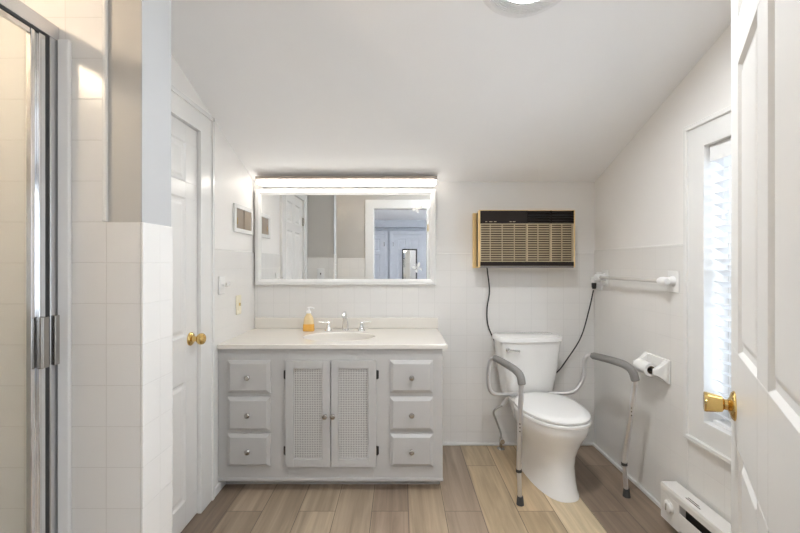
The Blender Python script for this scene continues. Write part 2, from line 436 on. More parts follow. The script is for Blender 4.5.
# ---- door 1, closed in the left wall (hinges towards the camera)
d1 = thing('door_1', 'closed white six-panel door with round brass knob between the partition and vanity', 'door'); d1['kind'] = 'structure'
W1 = D1B - D1A - 0.008
bm = BM(); st = 0.105
pw = (W1 - 3 * st + 0.01) / 2
cols = ((st, st + pw), (W1 - st - pw, W1 - st))
panel_leaf(bm, W1, D1H - 0.012, 0.035, [(a, b, z0, z1) for a, b in cols for z0, z1 in ((0.12, 0.675), (0.885, 1.53), (1.605, 1.79))])
T = Matrix.Translation((XLp - 0.004, D1A + 0.004, 0.006)) @ Matrix.Rotation(pi / 2, 4, 'Z')   # local x -> +Y, local y -> -X
bm.transform(T)
leaf = obj('door_leaf', bm, M['door'], d1, bevel=0.0015)
knob_set(d1, Vector((XLp - 0.004, 1.905, 0.872)), (1, 0, 0), M['brass'])
for hz in (1.62, 0.30):
    bm = BM(); tube(bm, [(XLp + 0.006, D1A + 0.004, hz), (XLp + 0.006, D1A + 0.004, hz + 0.085)], 0.006); bx(bm, XLp - 0.003, XLp + 0.001, D1A + 0.0045, D1A + 0.03, hz, hz + 0.085)
    obj('hinge', bm, M['nickel'], d1, smooth=True)
bm = BM()   # casing with a raised back band and the jamb
for y0, y1, z0, z1 in ((D1B - 0.004, D1B + 0.120, 0, D1H + 0.10), (D1A - 0.090, D1A + 0.004, 0, D1H + 0.10), (D1A, D1B, D1H - 0.004, D1H + 0.10)):
    bx(bm, XLp, XLp + 0.016, y0, y1, z0, z1)
for y0, y1, z0, z1 in ((D1B + 0.104, D1B + 0.124, 0, D1H + 0.105), (D1A - 0.090, D1A - 0.07, 0, D1H + 0.105), (D1A - 0.09, D1B + 0.124, D1H + 0.085, D1H + 0.106)):
    bx(bm, XLp, XLp + 0.024, y0, y1, z0, z1)
for y0, y1, z0, z1 in ((D1B - 0.002, D1B + 0.002, 0, D1H), (D1A - 0.002, D1A + 0.002, 0, D1H), (D1A, D1B, D1H - 0.002, D1H + 0.002)):
    bx(bm, XLp - 0.10, XLp + 0.003, y0, y1, z0, z1)
struct(obj('trim_2', bm, M['trim'], bevel=0.003), 'white casing around the closed door in the left wall', 'door casing')

# ---- window 1 in the right wall
w1 = thing('window_1', 'narrow window in the right wall behind white blinds', 'window'); w1['kind'] = 'structure'
bm = BM()
def yz_ring(x, ins):
    k = 0.108 - ins
    return [Vector((x, W1A - k, W1L - k)), Vector((x, W1B + k, W1L - k)), Vector((x, W1B + k, W1H + k)), Vector((x, W1A - k, W1H + k))]
loft(bm, [yz_ring(XRp, 0), yz_ring(XR - 0.021, 0), yz_ring(XR - 0.024, 0.003), yz_ring(XR - 0.024, 0.017), yz_ring(XR - 0.021, 0.020), yz_ring(XR - 0.014, 0.021),
          yz_ring(XR - 0.014, 0.109), yz_ring(XR - 0.012, 0.112), yz_ring(XRp + 0.01, 0.112)], False, False)
obj('window_casing', bm, M['trim'], w1)
bm = BM()
for y0, y1, z0, z1 in ((W1B - 0.003, W1B + 0.001, W1L, W1H), (W1A - 0.001, W1A + 0.003, W1L, W1H), (W1A, W1B, W1H - 0.003, W1H + 0.001), (W1A, W1B, W1L - 0.001, W1L + 0.003)):
    bx(bm, XRp + 0.002, XRp + 0.14, y0, y1, z0, z1)
obj('window_jamb', bm, M['trim'], w1)
bm = BM()
for y0, y1, z0, z1 in ((W1B - 0.045, W1B - 0.003, W1L, W1H), (W1A + 0.003, W1A + 0.045, W1L, W1H), (W1A + 0.045, W1B - 0.045, W1H - 0.05, W1H - 0.003), (W1A + 0.045, W1B - 0.045, W1L + 0.003, W1L + 0.06), (W1A + 0.045, W1B - 0.045, 1.12, 1.16)):
    bx(bm, XRp + 0.085, XRp + 0.12, y0, y1, z0, z1)
obj('window_sash', bm, M['trim'], w1, bevel=0.003)
box('window_pane', XRp + 0.1, XRp + 0.104, W1A + 0.045, W1B - 0.045, W1L + 0.06, W1H - 0.05, M['glass'], w1)
portal((XRp + 0.16, (W1A + W1B) / 2, (W1L + W1H) / 2), (0, radians(90), 0), W1H - W1L, W1B - W1A, 'window_portal')

# ================================================================== ADJOINING ROOM (seen in the mirror)
HX0, HX1, HY0, HH = -1.9, 1.9, -4.0, 2.25
struct(box('floor_hall', HX0, HX1, HY0, EA, -0.05, -0.001, M['hallwood']), 'floor of the adjoining room behind the doorway', 'floor')
struct(box('ceiling_hall', HX0, HX1, HY0, EA, HH, HH + 0.1, M['ceil']), 'ceiling of the adjoining room, seen in the vanity mirror', 'ceiling')
struct(box('wall_hall_back', HX0 - 0.1, HX1 + 0.1, HY0 - 0.12, HY0, 0, HH, M['hallwall']), 'far wall of the adjoining room, seen in the vanity mirror')
struct(box('wall_hall_left', HX0 - 0.1, HX0, HY0, EA, 0, HH, M['hallwall']), 'left wall of the adjoining room')
bm = BM()
for y0, y1, z0, z1 in ((HY0, -3.0, 0, HH), (-1.2, EA, 0, HH), (-3.0, -1.2, 0, 0.7), (-3.0, -1.2, 2.05, HH)): bx(bm, HX1, HX1 + 0.1, y0, y1, z0, z1)
struct(obj('wall_hall_right', bm, M['hallwall']), 'window wall of the adjoining room')
w2 = thing('window_2', 'window of the adjoining room that lets in its daylight', 'window'); w2['kind'] = 'structure'
bm = BM()
for y0, y1, z0, z1 in ((-3.0, -2.94, 0.7, 2.05), (-1.26, -1.2, 0.7, 2.05), (-2.94, -1.26, 0.7, 0.76), (-2.94, -1.26, 1.99, 2.05), (-2.12, -2.08, 0.76, 1.99)): bx(bm, HX1 + 0.02, HX1 + 0.08, y0, y1, z0, z1)
obj('window_frame', bm, M['trim'], w2, bevel=0.003)
box('window_pane', HX1 + 0.045, HX1 + 0.05, -2.94, -1.26, 0.76, 1.99, M['glass'], w2)
portal((HX1 + 0.12, -2.1, 1.375), (0, radians(90), 0), 1.35, 1.8, 'hall_portal')
struct(box('beam_hall', HX0, HX1, HY0, HY0 + 0.25, 2.09, HH, M['hallwall']), 'dropped beam over the doors of the adjoining room', 'beam')

def hall_door(name, x0, x1, h, label, hinge_x):
    d = thing(name, label, 'door'); d['kind'] = 'structure'
    w = x1 - x0; st = 0.10; pw = (w - 3 * st) / 2
    bm = BM(); panel_leaf(bm, w, h, 0.035, [(a, a + pw, z0, z1) for a in (st, w - st - pw) for z0, z1 in ((0.14, 0.72), (0.9, 1.46), (1.55, h - 0.1))])
    bm.transform(Matrix.Translation((x0, HY0 + 0.003, 0.004)))
    obj('door_leaf', bm, M['halldoor'], d, bevel=0.0015)
    bm = BM()
    for a, b, z0, z1 in ((x0 - 0.08, x0, 0, h + 0.09), (x1, x1 + 0.08, 0, h + 0.09), (x0, x1, h + 0.006, h + 0.09)): bx(bm, a, b, HY0 + 0.001, HY0 + 0.05, z0, z1)
    obj('door_casing', bm, M['halldoor'], d, bevel=0.003)
    for hz in (1.66, 0.25):
        bm = BM(); tube(bm, [(hinge_x, HY0 + 0.045, hz), (hinge_x, HY0 + 0.045, hz + 0.1)], 0.01)
        obj('hinge', bm, M['nickel'], d, smooth=True)
    return d
hall_door('door_3', -1.02, -0.37, 1.93, 'white panelled door mirrored at the doorway edge, left of the hinged one', -0.37)
hall_door('door_4', -0.16, 0.53, 1.93, 'white panelled door mirrored in the vanity mirror, black-framed mirror on it', -0.16)
def framed(name, x0, x1, z0, z1, y, label, cat, mat):
    t = thing(name, label, cat, ((x0 + x1) / 2, y, z0))
    w = (x1 - x0) / 2; h = z1 - z0; bm = BM()
    for a, b, c, d in ((-w, -w + 0.03, 0, h), (w - 0.03, w, 0, h), (-w + 0.03, w - 0.03, 0, 0.03), (-w + 0.03, w - 0.03, h - 0.03, h)): bx(bm, a, b, 0, 0.025, c, d)
    obj('frame', bm, M['black'], t, bevel=0.003)
    box('glass', -w + 0.03, w - 0.03, 0.004, 0.012, 0.03, h - 0.03, mat, t)
framed('hanging_mirror', 0.05, 0.40, 0.40, 1.60, HY0 + 0.039, 'black-framed tall mirror on the adjoining room door, seen in the vanity mirror', 'mirror', M['mirror'])
t = thing('hall_fill_light', 'added tube light on the adjoining room ceiling, unseen, filling the bathroom from the doorway', 'lamp', (0.0, -0.9, HH))  # unseen tube added to fill the bathroom with soft frontal light
bm = BM(); bx(bm, -0.66, 0.66, -0.07, 0.07, -0.03, -0.001); obj('base', bm, M['white_pl'], t, bevel=0.005)
bm = BM(); loft(bm, [sup(0.055, 0.02, 0, e=2.5, n=24), sup(0.055, 0.02, 1.28, e=2.5, n=24)])
bm.transform(Matrix.Translation((-0.64, 0, -0.052)) @ Matrix.Rotation(pi / 2, 4, 'Y') @ Matrix.Rotation(pi / 2, 4, 'Z'))
obj('lens', bm, M['fill_lens'], t, smooth=True)

# ================================================================== ENTRY DOOR (open, right edge of the picture)
dvec = Vector((0.5566, 0.8308, 0))            # from hinge to free edge
free = Vector((0.8275 * 0.9, 0.9, 0))
LW = 0.69
hinge = free - dvec * LW
d2 = thing('door_2', 'open white six-panel entry door with tulip brass knob in front of the window', 'door', hinge, atan2(dvec.y, dvec.x)); d2['kind'] = 'structure'
bm = BM(); st = 0.108; pw = 0.209
# local x from hinge; visible face is local +y
panel_leaf(bm, LW, DOH - 0.01, 0.035, [(a, a + pw, z0, z1) for a in (LW - st - pw, LW - st - pw - 0.083 - pw) for z0, z1 in ((0.20, 0.845), (1.038, 1.627), (1.72, 1.85))], depth=0.007)
bm.transform(Matrix.Translation((0, -0.035, 0.005)))
obj('door_leaf', bm, M['door'], d2, bevel=0.0015)
knob_set(d2, Vector((LW - 0.062, 0, 0.925)), (0, 1, 0), M['brass'], 'tulip')
knob_set(d2, Vector((LW - 0.062, -0.035, 0.925)), (0, -1, 0), M['brass'], 'tulip')
for hz in (0.2, 1.65):
    bm = BM(); tube(bm, [(-0.003, 0.006, hz), (-0.003, 0.006, hz + 0.09)], 0.006)
    obj('hinge', bm, M['brass'], d2, smooth=True)

# ================================================================== SHOWER ENCLOSURE
sx = -0.91
se = thing('shower_enclosure', 'glass shower enclosure with satin metal frame beside the tiled partition', 'shower enclosure')
bm = BM(); bx(bm, sx - 0.035, sx, 0.305, 1.0695, 1.820, 1.858)
obj('header_rail', bm, M['frame_alu'], se, bevel=0.002)
bm = BM(); bx(bm, sx - 0.035, sx, 1.041, 1.0695, 0.10, 1.8195); bx(bm, sx - 0.035, sx, 0.305, 0.335, 0.10, 1.8195)
obj('side_jamb', bm, M['frame_alu'], se, bevel=0.002)
box('wall_channel', sx + 0.003, -0.877, 1.058, 1.0697, 0.0, 1.822, M['white_pl'], se, bevel=0.003)
bm = BM(); bx(bm, sx - 0.035, sx, 0.335, 1.041, 0.10, 0.125)
obj('bottom_rail', bm, M['frame_alu'], se, bevel=0.002)
box('curb', sx - 0.06, sx + 0.03, 0.312, 1.057, 0.0, 0.0995, M['porcelain'], se, bevel=0.008)
dp = box('door_panel', sx - 0.014, sx - 0.010, 0.36, 0.995, 0.15, 1.80, M['shower_glass'], se)
bm = BM()
bx(bm, sx - 0.018, sx - 0.005, 0.992, 1.003, 0.13, 1.814); bx(bm, sx - 0.015, sx - 0.009, 1.003, 1.012, 0.13, 1.814); bx(bm, sx - 0.020, sx - 0.003, 1.012, 1.031, 0.13, 1.814)
bx(bm, sx - 0.018, sx - 0.005, 0.345, 0.365, 0.13, 1.814); bx(bm, sx - 0.016, sx - 0.007, 0.365, 0.992, 1.80, 1.814); bx(bm, sx - 0.018, sx - 0.005, 0.365, 0.992, 0.13, 0.155)
obj('door_frame', bm, M['chrome'], dp, bevel=0.0015)
bm = BM(); bx(bm, sx - 0.030, sx - 0.006, 1.0315, 1.0405, 0.13, 1.8145); bx(bm, sx - 0.030, sx - 0.004, 0.345, 1.0405, 1.8150, 1.8195)  # dark strips put in for the shade in the gaps round the door
obj('gap_shade_strip', bm, M['rubber'], dp)
bm = BM(); bx(bm, sx - 0.0025, sx + 0.010, 1.004, 1.028, 0.962, 1.092); bx(bm, sx + 0.008, sx + 0.012, 1.006, 1.012, 0.962, 1.092)
obj('handle', bm, M['nickel'], dp, bevel=0.002)
bm = BM(); bx(bm, sx + 0.0005, sx + 0.010, 1.044, 1.064, 0.962, 1.092)
obj('strike_plate', bm, M['nickel'], se, bevel=0.002)
tag(box('shower_pan', -1.70, sx - 0.062, 0.305, 1.068, 0.0, 0.06, M['porcelain'], bevel=0.01), 'white shower tray inside the glass enclosure', 'shower tray')
t = thing('shower_lamp', 'warm bulkhead wall lamp inside the shower, above the door head', 'lamp', (-1.39, EB, 2.085))
bm = BM(); bx(bm, -0.047, 0.047, 0.0005, 0.018, -0.075, 0.075); obj('base', bm, M['white_pl'], t, bevel=0.006)
bm = BM(); bx(bm, -0.034, 0.034, 0.0185, 0.05, -0.06, 0.06); obj('lens', bm, M['shower_lens'], t, bevel=0.012)

# ================================================================== VANITY
VX0, VX1, VF, VB, VZ0, VZ1 = -0.984, 0.231, 2.165, 2.715, 0.058, 0.773
vc = thing('vanity_cabinet', 'pale painted vanity cabinet under the sink with cane doors and six drawers', 'cabinet', (0, 0, 0))
bm = BM()
# carcass: sides, back, bottom, toe kick and a face frame with openings
bx(bm, VX0, VX0 + 0.018, VF + 0.02, VB, VZ0, VZ1); bx(bm, VX1 - 0.018, VX1, VF + 0.02, VB, VZ0, VZ1)
bx(bm, VX0 + 0.018, VX1 - 0.018, VB - 0.01, VB, VZ0, VZ1); bx(bm, VX0 + 0.018, VX1 - 0.018, VF + 0.02, VB - 0.01, VZ0, VZ0 + 0.018)
fx = [VX0, -0.600, -0.143, VX1]
bx(bm, VX0, fx[1], VF, VF + 0.02, VZ0, VZ1); bx(bm, fx[2], VX1, VF, VF + 0.02, VZ0, VZ1)
bx(bm, fx[1], fx[2], VF, VF + 0.02, 0.695, VZ1); bx(bm, fx[1], fx[2], VF, VF + 0.02, VZ0, 0.153)
obj('carcass', bm, M['vanity'], vc, bevel=0.0015)
box('base_molding', VX0, VX1 + 0.002, VF - 0.006, VF - 0.0005, VZ0 - 0.002, VZ0 + 0.016, M['vanity'], vc, bevel=0.002)
box('toe_kick', VX0 + 0.01, VX1 - 0.01, VF + 0.07, VB, 0, VZ0 - 0.0005, M['vanity'], vc)
box('dark_backing', fx[1], fx[2], VF + 0.06, VF + 0.064, 0.077, 0.700, M['dark_in'], vc)  # added dark sheet standing in for the shaded depth behind the cane

def raised_front(bm, x0, x1, z0, z1, y, th=0.018):
    """overlay drawer front with a bevelled edge, face toward -Y"""
    rings = []
    for ins, yy in ((0, y), (0, y - th * 0.45), (0.004, y - th * 0.55), (0.018, y - th), (0.02, y - th)):
        rings.append([(x0 + ins, yy, z0 + ins), (x1 - ins, yy, z0 + ins), (x1 - ins, yy, z1 - ins), (x0 + ins, yy, z1 - ins)])
    loft(bm, rings)
def small_knob(parent, x, y, z):
    bm = BM(); lathe(bm, [(0, 0), (0.009, 0), (0.008, 0.003), (0.005, 0.006), (0.005, 0.012), (0.010, 0.015), (0.0145, 0.020), (0.0145, 0.023), (0.011, 0.027), (0, 0.029)], 20, along(Vector((x, y, z)), (0, -1, 0)))
    return obj('knob', bm, M['nickel'], parent, smooth=True)
for x0, x1 in ((-0.930, -0.699), (-0.054, 0.179)):
    for z0, z1 in ((0.534, 0.710), (0.331, 0.512), (0.138, 0.3145)):
        bm = BM(); raised_front(bm, x0, x1, z0, z1, VF - 0.0005)
        dr = obj('drawer', bm, M['vanity'], vc)
        small_knob(dr, (x0 + x1) / 2, VF - 0.018, (z0 + z1) / 2)
def cane_door(x0, x1, c0, c1, kx, hx):
    z0, z1, cz0, cz1, y0, y1 = 0.138, 0.710, 0.181, 0.668, VF - 0.0195, VF - 0.001
    bm = BM()
    for a, b, c, d in ((x0, c0, z0, z1), (c1, x1, z0, z1), (c0, c1, z0, cz0), (c0, c1, cz1, z1)): bx(bm, a, b, y0, y1, c, d)
    dr = obj('door', bm, M['vanity'], vc, bevel=0.0015)
    bm = BM(); ym = VF - 0.009; p = 0.0094; w = 0.0046
    n = int((c1 - c0) / p)
    for i in range(n + 1):
        x = c0 + (c1 - c0) * (i + 0.5) / (n + 1); bx(bm, x - w / 2, x + w / 2, ym - 0.001, ym, cz0, cz1)
    n = int((cz1 - cz0) / p)
    for i in range(n + 1):
        z = cz0 + (cz1 - cz0) * (i + 0.5) / (n + 1); bx(bm, c0, c1, ym - 0.0018, ym - 0.0008, z - w / 2, z + w / 2)
    obj('cane_panel', bm, M['cane'], dr)
    small_knob(dr, kx, y0, 0.416)
    for hz in (0.632, 0.222):
        bm = BM(); tube(bm, [(hx, VF - 0.006, hz - 0.024), (hx, VF - 0.006, hz + 0.024)], 0.0045, 10); bx(bm, hx - 0.009, hx + 0.009, VF - 0.0035, VF - 0.001, hz - 0.022, hz + 0.022)
        obj('hinge', bm, M['black'], dr, smooth=True)
cane_door(-0.615, -0.3735, -0.572, -0.417, -0.4005, -0.6195)
cane_door(-0.3695, -0.128, -0.332, -0.171, -0.3585, -0.1235)

# worktop with an integral oval basin and backsplash
CX0, CX1, CF, CB, CZ0, CZ1 = -0.9855, 0.2565, 2.148, 2.7185, 0.774, 0.796
vt = thing('sink_countertop', 'cream cultured marble countertop with integral oval basin and low backsplash', 'countertop')
bm = BM()
SXc, SYc, SA, SB = -0.365, 2.40, 0.215, 0.148
N = 64
def rect_pt(t):
    c, s = cos(t), sin(t)
    kx = (CX1 - SXc if c > 0 else SXc - CX0) / max(abs(c), 1e-6); ky = (CB - SYc if s > 0 else SYc - CF) / max(abs(s), 1e-6)
    k = min(kx, ky); return SXc + k * c, SYc + k * s
angs = sorted({2 * pi * i / N for i in range(N)} | {atan2(y - SYc, x - SXc) % (2 * pi) for x in (CX0, CX1) for y in (CF, CB)})
outer_b = [Vector((*rect_pt(t), CZ0)) for t in angs]; outer_t = [Vector((*rect_pt(t), CZ1)) for t in angs]
def ov(k, z): return [Vector((SXc + SA * k * cos(t), SYc + SB * k * sin(t), z)) for t in angs]
loft(bm, [outer_b, outer_t, ov(1.0, CZ1), ov(0.988, CZ1 - 0.004), ov(0.972, CZ1 - 0.022), ov(0.92, CZ1 - 0.075), ov(0.70, CZ1 - 0.115), ov(0.40, CZ1 - 0.138), ov(0.10, CZ1 - 0.145)], cap0=False)
loft(bm, [ov(1.03, CZ0), ov(0.98, CZ1 - 0.090), ov(0.76, CZ1 - 0.135), ov(0.1, CZ1 - 0.16)], cap0=False)
loft(bm, [outer_b, ov(1.03, CZ0)], cap0=False, cap1=False)
o = obj('countertop', bm, M['counter'], vt, smooth=True)
for p in o.data.polygons:
    if abs(p.normal.z) > 0.999 or abs(p.normal.z) < 0.001: p.use_smooth = False
o.modifiers.new('b', 'BEVEL').width = 0.003; o.modifiers['b'].limit_method = 'ANGLE'; o.modifiers['b'].angle_limit = radians(60)
box('backsplash', CX0 + 0.002, CX1, CB - 0.02, CB, CZ1 + 0.0003, 0.868, M['counter'], vt, bevel=0.004)
bm = BM(); lathe(bm, [(0, 0), (0.022, 0), (0.022, 0.003), (0.015, 0.004), (0.0, 0.002)], 24, Matrix.Translation((SXc, SYc, CZ1 - 0.1448)))
obj('drain', bm, M['chrome'], vt, smooth=True)

# faucet
fz = CZ1 + 0.0003
fc = thing('sink_faucet', 'chrome widespread basin faucet with two lever handles on the vanity top', 'faucet', (-0.357, 2.62, fz))
bm = BM()
lathe(bm, [(0, 0), (0.027, 0), (0.027, 0.004), (0.020, 0.008), (0.0, 0.008)], 24)
def rr(w, d, y, z): return sup(w, d, z, 0, y, 3, 24)
loft(bm, [rr(0.023, 0.016, 0, 0.008), rr(0.021, 0.015, -0.002, 0.03), rr(0.017, 0.014, -0.006, 0.06), rr(0.014, 0.012, -0.010, 0.08)])
tube(bm, spline([(0, -0.008, 0.07), (0, -0.012, 0.10), (0, -0.03, 0.118), (0, -0.06, 0.115), (0, -0.085, 0.098)], 5), 0.0125, 14)
lathe(bm, [(0, 0), (0.0135, 0), (0.0135, 0.012), (0, 0.012)], 18, along(Vector((0, -0.083, 0.102)), (0, -0.4, -1)))
obj('spout', bm, M['chrome'], fc, smooth=True)
for s in (-1, 1):
    bm = BM()
    x = 0.108 * s - 0.003
    lathe(bm, [(0, 0), (0.026, 0), (0.025, 0.004), (0.017, 0.015), (0.011, 0.032), (0.010, 0.042), (0.012, 0.05), (0.009, 0.056), (0, 0.058)], 24, Matrix.Translation((x, 0, 0)))
    tube(bm, [(x, 0, 0.050), (x + 0.02 * s, -0.004, 0.054), (x + 0.062 * s, -0.01, 0.057)], [0.006, 0.0055, 0.0045], 10)
    obj('handle', bm, M['chrome'], fc, smooth=True)

# soap pump
sp_ = thing('soap_dispenser', 'clear pump bottle of amber hand soap on the vanity top', 'soap bottle', (-0.592, 2.595, fz))
bm = BM(); loft(bm, [sup(0.034, 0.022, 0, e=2.6), sup(0.037, 0.024, 0.004, e=2.6), sup(0.036, 0.024, 0.035, e=2.6), sup(0.034, 0.023, 0.046, e=2.6)])
obj('soap', bm, M['soap'], sp_, smooth=True)
bm = BM(); loft(bm, [sup(0.034, 0.023, 0.0463, e=2.6), sup(0.032, 0.022, 0.07, e=2.6), sup(0.027, 0.02, 0.09, e=2.5), sup(0.016, 0.014, 0.107, e=2.2), sup(0.013, 0.013, 0.115, e=2)])
obj('bottle', bm, M['soap_pale'], sp_, smooth=True)
bm = BM(); lathe(bm, [(0, 0.1153), (0.0145, 0.1153), (0.0145, 0.128), (0.006, 0.131), (0.004, 0.145), (0.010, 0.147), (0.011, 0.153), (0, 0.155)], 20)
tube(bm, [(0, 0, 0.150), (0.02, -0.01, 0.151), (0.038, -0.016, 0.147)], [0.006, 0.0055, 0.004], 10)
obj('pump', bm, M['white_pl'], sp_, smooth=True)

# ================================================================== MIRROR, VANITY LIGHT
MX0, MX1, MZ0, MZ1, MY = -0.975, 0.242, 1.090, 1.735, 2.688
mr = thing('wall_mirror', 'wide white-framed mirror on the wall above the vanity', 'mirror', (0, 0, 0))
bm = BM(); fw = 0.039
def frame_loft(bm, x0, x1, z0, z1, steps, yb):
    rings = [[(x0, yb, z0), (x1, yb, z0), (x1, yb, z1), (x0, yb, z1)]]
    for ins, y in steps: rings.append([(x0 + ins, y, z0 + ins), (x1 - ins, y, z0 + ins), (x1 - ins, y, z1 - ins), (x0 + ins, y, z1 - ins)])
    loft(bm, rings, cap0=False, cap1=False)
frame_loft(bm, MX0, MX1, MZ0, MZ1, [(0, MY + 0.003), (0.003, MY), (0.024, MY), (0.030, MY + 0.005), (fw, MY + 0.008), (fw, MY + 0.020)], YB - 0.001)
obj('frame', bm, M['trim'], mr, bevel=0.001)
box('mirror_glass', MX0 + fw - 0.004, MX1 - fw + 0.004, MY + 0.014, MY + 0.019, MZ0 + fw - 0.004, MZ1 - fw + 0.004, M['mirror'], mr)

vl = thing('vanity_light', 'long lit white light bar on the wall above the mirror', 'wall lamp', (0, 0, 0))
box('housing', -0.943, 0.242, 2.605, 2.680, 1.784, 1.803, M['housing'], vl, bevel=0.003)
box('back_plate', -0.93, 0.23, 2.680, 2.7195, 1.752, 1.789, M['white_pl'], vl)
bm = BM()
rings = []
for x in (-0.940, -0.932, 0.231, 0.239):
    k = 0.7 if x in (-0.940, 0.239) else 1
    rings.append([Vector((x, 2.637 + 0.024 * k * cos(a), 1.768 + 0.0145 * k * sin(a))) for a in [2 * pi * i / 20 for i in range(20)]])
loft(bm, rings)
obj('light_tube', bm, M['tube'], vl, smooth=True)

def butterfly(px, py, ang, label):
    bm = BM()
    def wing(pts):
        for s in (1, -1):
            vs = [Vector((s * x, 0, z)) for x, z in pts]
            loft(bm, [[v + Vector((0, d, 0)) for v in vs] for d in (0, -0.0006)])
    wing([(0.002, 0.002), (0.008, 0.018), (0.022, 0.030), (0.031, 0.028), (0.031, 0.016), (0.021, 0.006), (0.010, 0.001)])
    wing([(0.002, -0.002), (0.012, -0.004), (0.023, -0.010), (0.024, -0.020), (0.016, -0.028), (0.008, -0.018)])
    bx(bm, -0.0015, 0.0015, -0.0009, 0, -0.02, 0.014)
    for s in (1, -1): tube(bm, [(0, -0.0005, 0.013), (0.004 * s, -0.0005, 0.024), (0.009 * s, -0.0005, 0.031)], 0.0007, 6)
    o = obj('butterfly_decal', bm, M['decal'])
    o.location = at(px, py, MY + 0.0137); o.rotation_euler = (0, ang, 0)
    tag(o, label, 'decal', 'butterfly decals on the vanity mirror')
butterfly(416.5, 208.5, 0.35, 'white butterfly decal near the top right corner of the vanity mirror')
butterfly(417.5, 268, -0.5, 'white butterfly decal low on the vanity mirror, over the black frame reflection')

# ================================================================== LEFT WALL FITTINGS
rb = thing('recessed_wall_box', 'small white-framed wall box with two brown panes beside the mirror', 'wall box')
y0, y1, z0, z1 = 2.376, 2.675, 1.422, 1.594
bm = BM()
for a, b, c, d in ((y0, y0 + 0.028, z0, z1), (y1 - 0.028, y1, z0, z1), (y0 + 0.028, y1 - 0.028, z0, z0 + 0.026), (y0 + 0.028, y1 - 0.028, z1 - 0.026, z1)):
    bx(bm, XLp + 0.0005, XLp + 0.014, a, b, c, d)
obj('frame', bm, M['trim'], rb, bevel=0.003)
ym = (y0 + y1) / 2 + 0.01
for a, b, dx in ((y0 + 0.028, ym, 0.002), (ym - 0.003, y1 - 0.028, 0.0055)):
    box('sliding_pane', XLp + dx, XLp + dx + 0.003, a, b, z0 + 0.026, z1 - 0.026, M['bronze'], rb)
bm = BM(); tube(bm, [(XLp + 0.0066, y0 + 0.055, z0 + 0.05), (XLp + 0.0066, y0 + 0.055, z0 + 0.09)], 0.0025, 8); obj('pull', bm, M['brass'], rb, smooth=True)

def switch_plate(name, loc, rz, label, mat):
    t = thing(name, label, 'switch', loc, rz)    # local +x out of the wall
    box('plate', 0.0004, 0.006, -0.036, 0.036, -0.058, 0.058, mat, t, bevel=0.002)
    bm = BM(); bx(bm, 0.0062, 0.0085, -0.016, 0.016, -0.033, 0.033); obj('rocker', bm, M['white_pl'] if mat is M['white_pl'] else M['ivory'], t, bevel=0.001)
    bm = BM(); bx(bm, 0.0086, 0.014, -0.005, 0.005, -0.006, 0.012); obj('toggle', bm, M['brass'] if mat is not M['white_pl'] else M['black'], t, bevel=0.001)
    return t
switch_plate('light_switch', (XL, 2.435, 0.982), 0, 'ivory switch plate on the left wall tile above the vanity top', M['ivory'])
switch_plate('light_switch', (-0.83, PB, 1.13), pi / 2, 'white switch plate on the tiled wall seen in the mirror', M['white_pl'])

rh = thing('robe_hook', 'white robe hook on the left wall tile beside the door casing', 'hook', (XL, 2.20, 1.118))
box('plate', 0.0004, 0.010, -0.035, 0.035, -0.055, 0.045, M['porcelain'], rh, bevel=0.003)
for s in (-1, 1):
    bm = BM(); tube(bm, spline([(0.008, 0.006 * s, -0.002), (0.022, 0.012 * s, -0.010), (0.036, 0.020 * s, -0.006), (0.040, 0.024 * s, 0.010)], 5), 0.004, 10)
    obj('prong', bm, M['chrome'], rh, smooth=True)

# ================================================================== AIR CONDITIONER
AX0, AX1, AZ0, AZ1, AF = 0.512, 1.122, 1.205, 1.577, 2.565
ac = thing('air_conditioner', 'old tan and brown through-wall air conditioner above the toilet', 'air conditioner')
box('wall_sleeve', AX0 - 0.020, AX1 + 0.003, 2.686, 2.7195, AZ0 - 0.001, AZ1 - 0.004, M['gold'], ac, bevel=0.002)
box('housing', AX0 + 0.002, AX1 - 0.008, 2.620, 2.6855, AZ0 + 0.008, AZ1 - 0.008, M['brown'], ac)
bm = BM()   # tan front shroud with an open face
for a, b, c, d in ((AX0 - 0.005, AX0 + 0.003, AZ0 + 0.004, AZ1), (AX1 - 0.006, AX1 + 0.001, AZ0 + 0.004, AZ1), (AX0 + 0.003, AX1 - 0.006, AZ1 - 0.004, AZ1)):
    bx(bm, a, b, AF, 2.6085, c, d)
bx(bm, AX0 + 0.003, AX1 - 0.006, 2.6015, 2.6195, AZ0 + 0.004, AZ1 - 0.004)
obj('front_shroud', bm, M['gold'], ac, bevel=0.0015)
zc = 1.490        # bottom of the dark control band
bm = BM(); bx(bm, AX0 + 0.0035, AX0 + 0.304, AF - 0.001, 2.601, zc, AZ1 - 0.0045)
cp = obj('control_panel', bm, M['brown'], ac, bevel=0.001)
for x, w in ((0.035, 0.012), (0.060, 0.020), (0.090, 0.016), (0.190, 0.014), (0.210, 0.018)):
    box('control_mark', AX0 + x, AX0 + x + w, AF - 0.0016, AF - 0.0011, zc + 0.010, zc + 0.0135, M['louver'], cp)
bm = BM()   # discharge grille, dark slats
bx(bm, AX0 + 0.305, AX1 - 0.0065, 2.590, 2.601, zc, AZ1 - 0.0045)
for i in range(5):
    z = zc + 0.006 + i * 0.0165; bx(bm, AX0 + 0.305, AX1 - 0.0065, AF, 2.590, z, z + 0.008)
for x in (0.305, 0.456, 0.597): bx(bm, AX0 + x, AX0 + x + 0.005, AF, 2.590, zc, AZ1 - 0.0045)
obj('discharge_grille', bm, M['brown'], ac)
zb = AZ0 + 0.040
bm = BM(); bx(bm, AX0 + 0.0035, AX1 - 0.0065, 2.594, 2.601, zb, zc - 0.0005); obj('filter', bm, M['brown2'], ac)
bm = BM(); n = 17
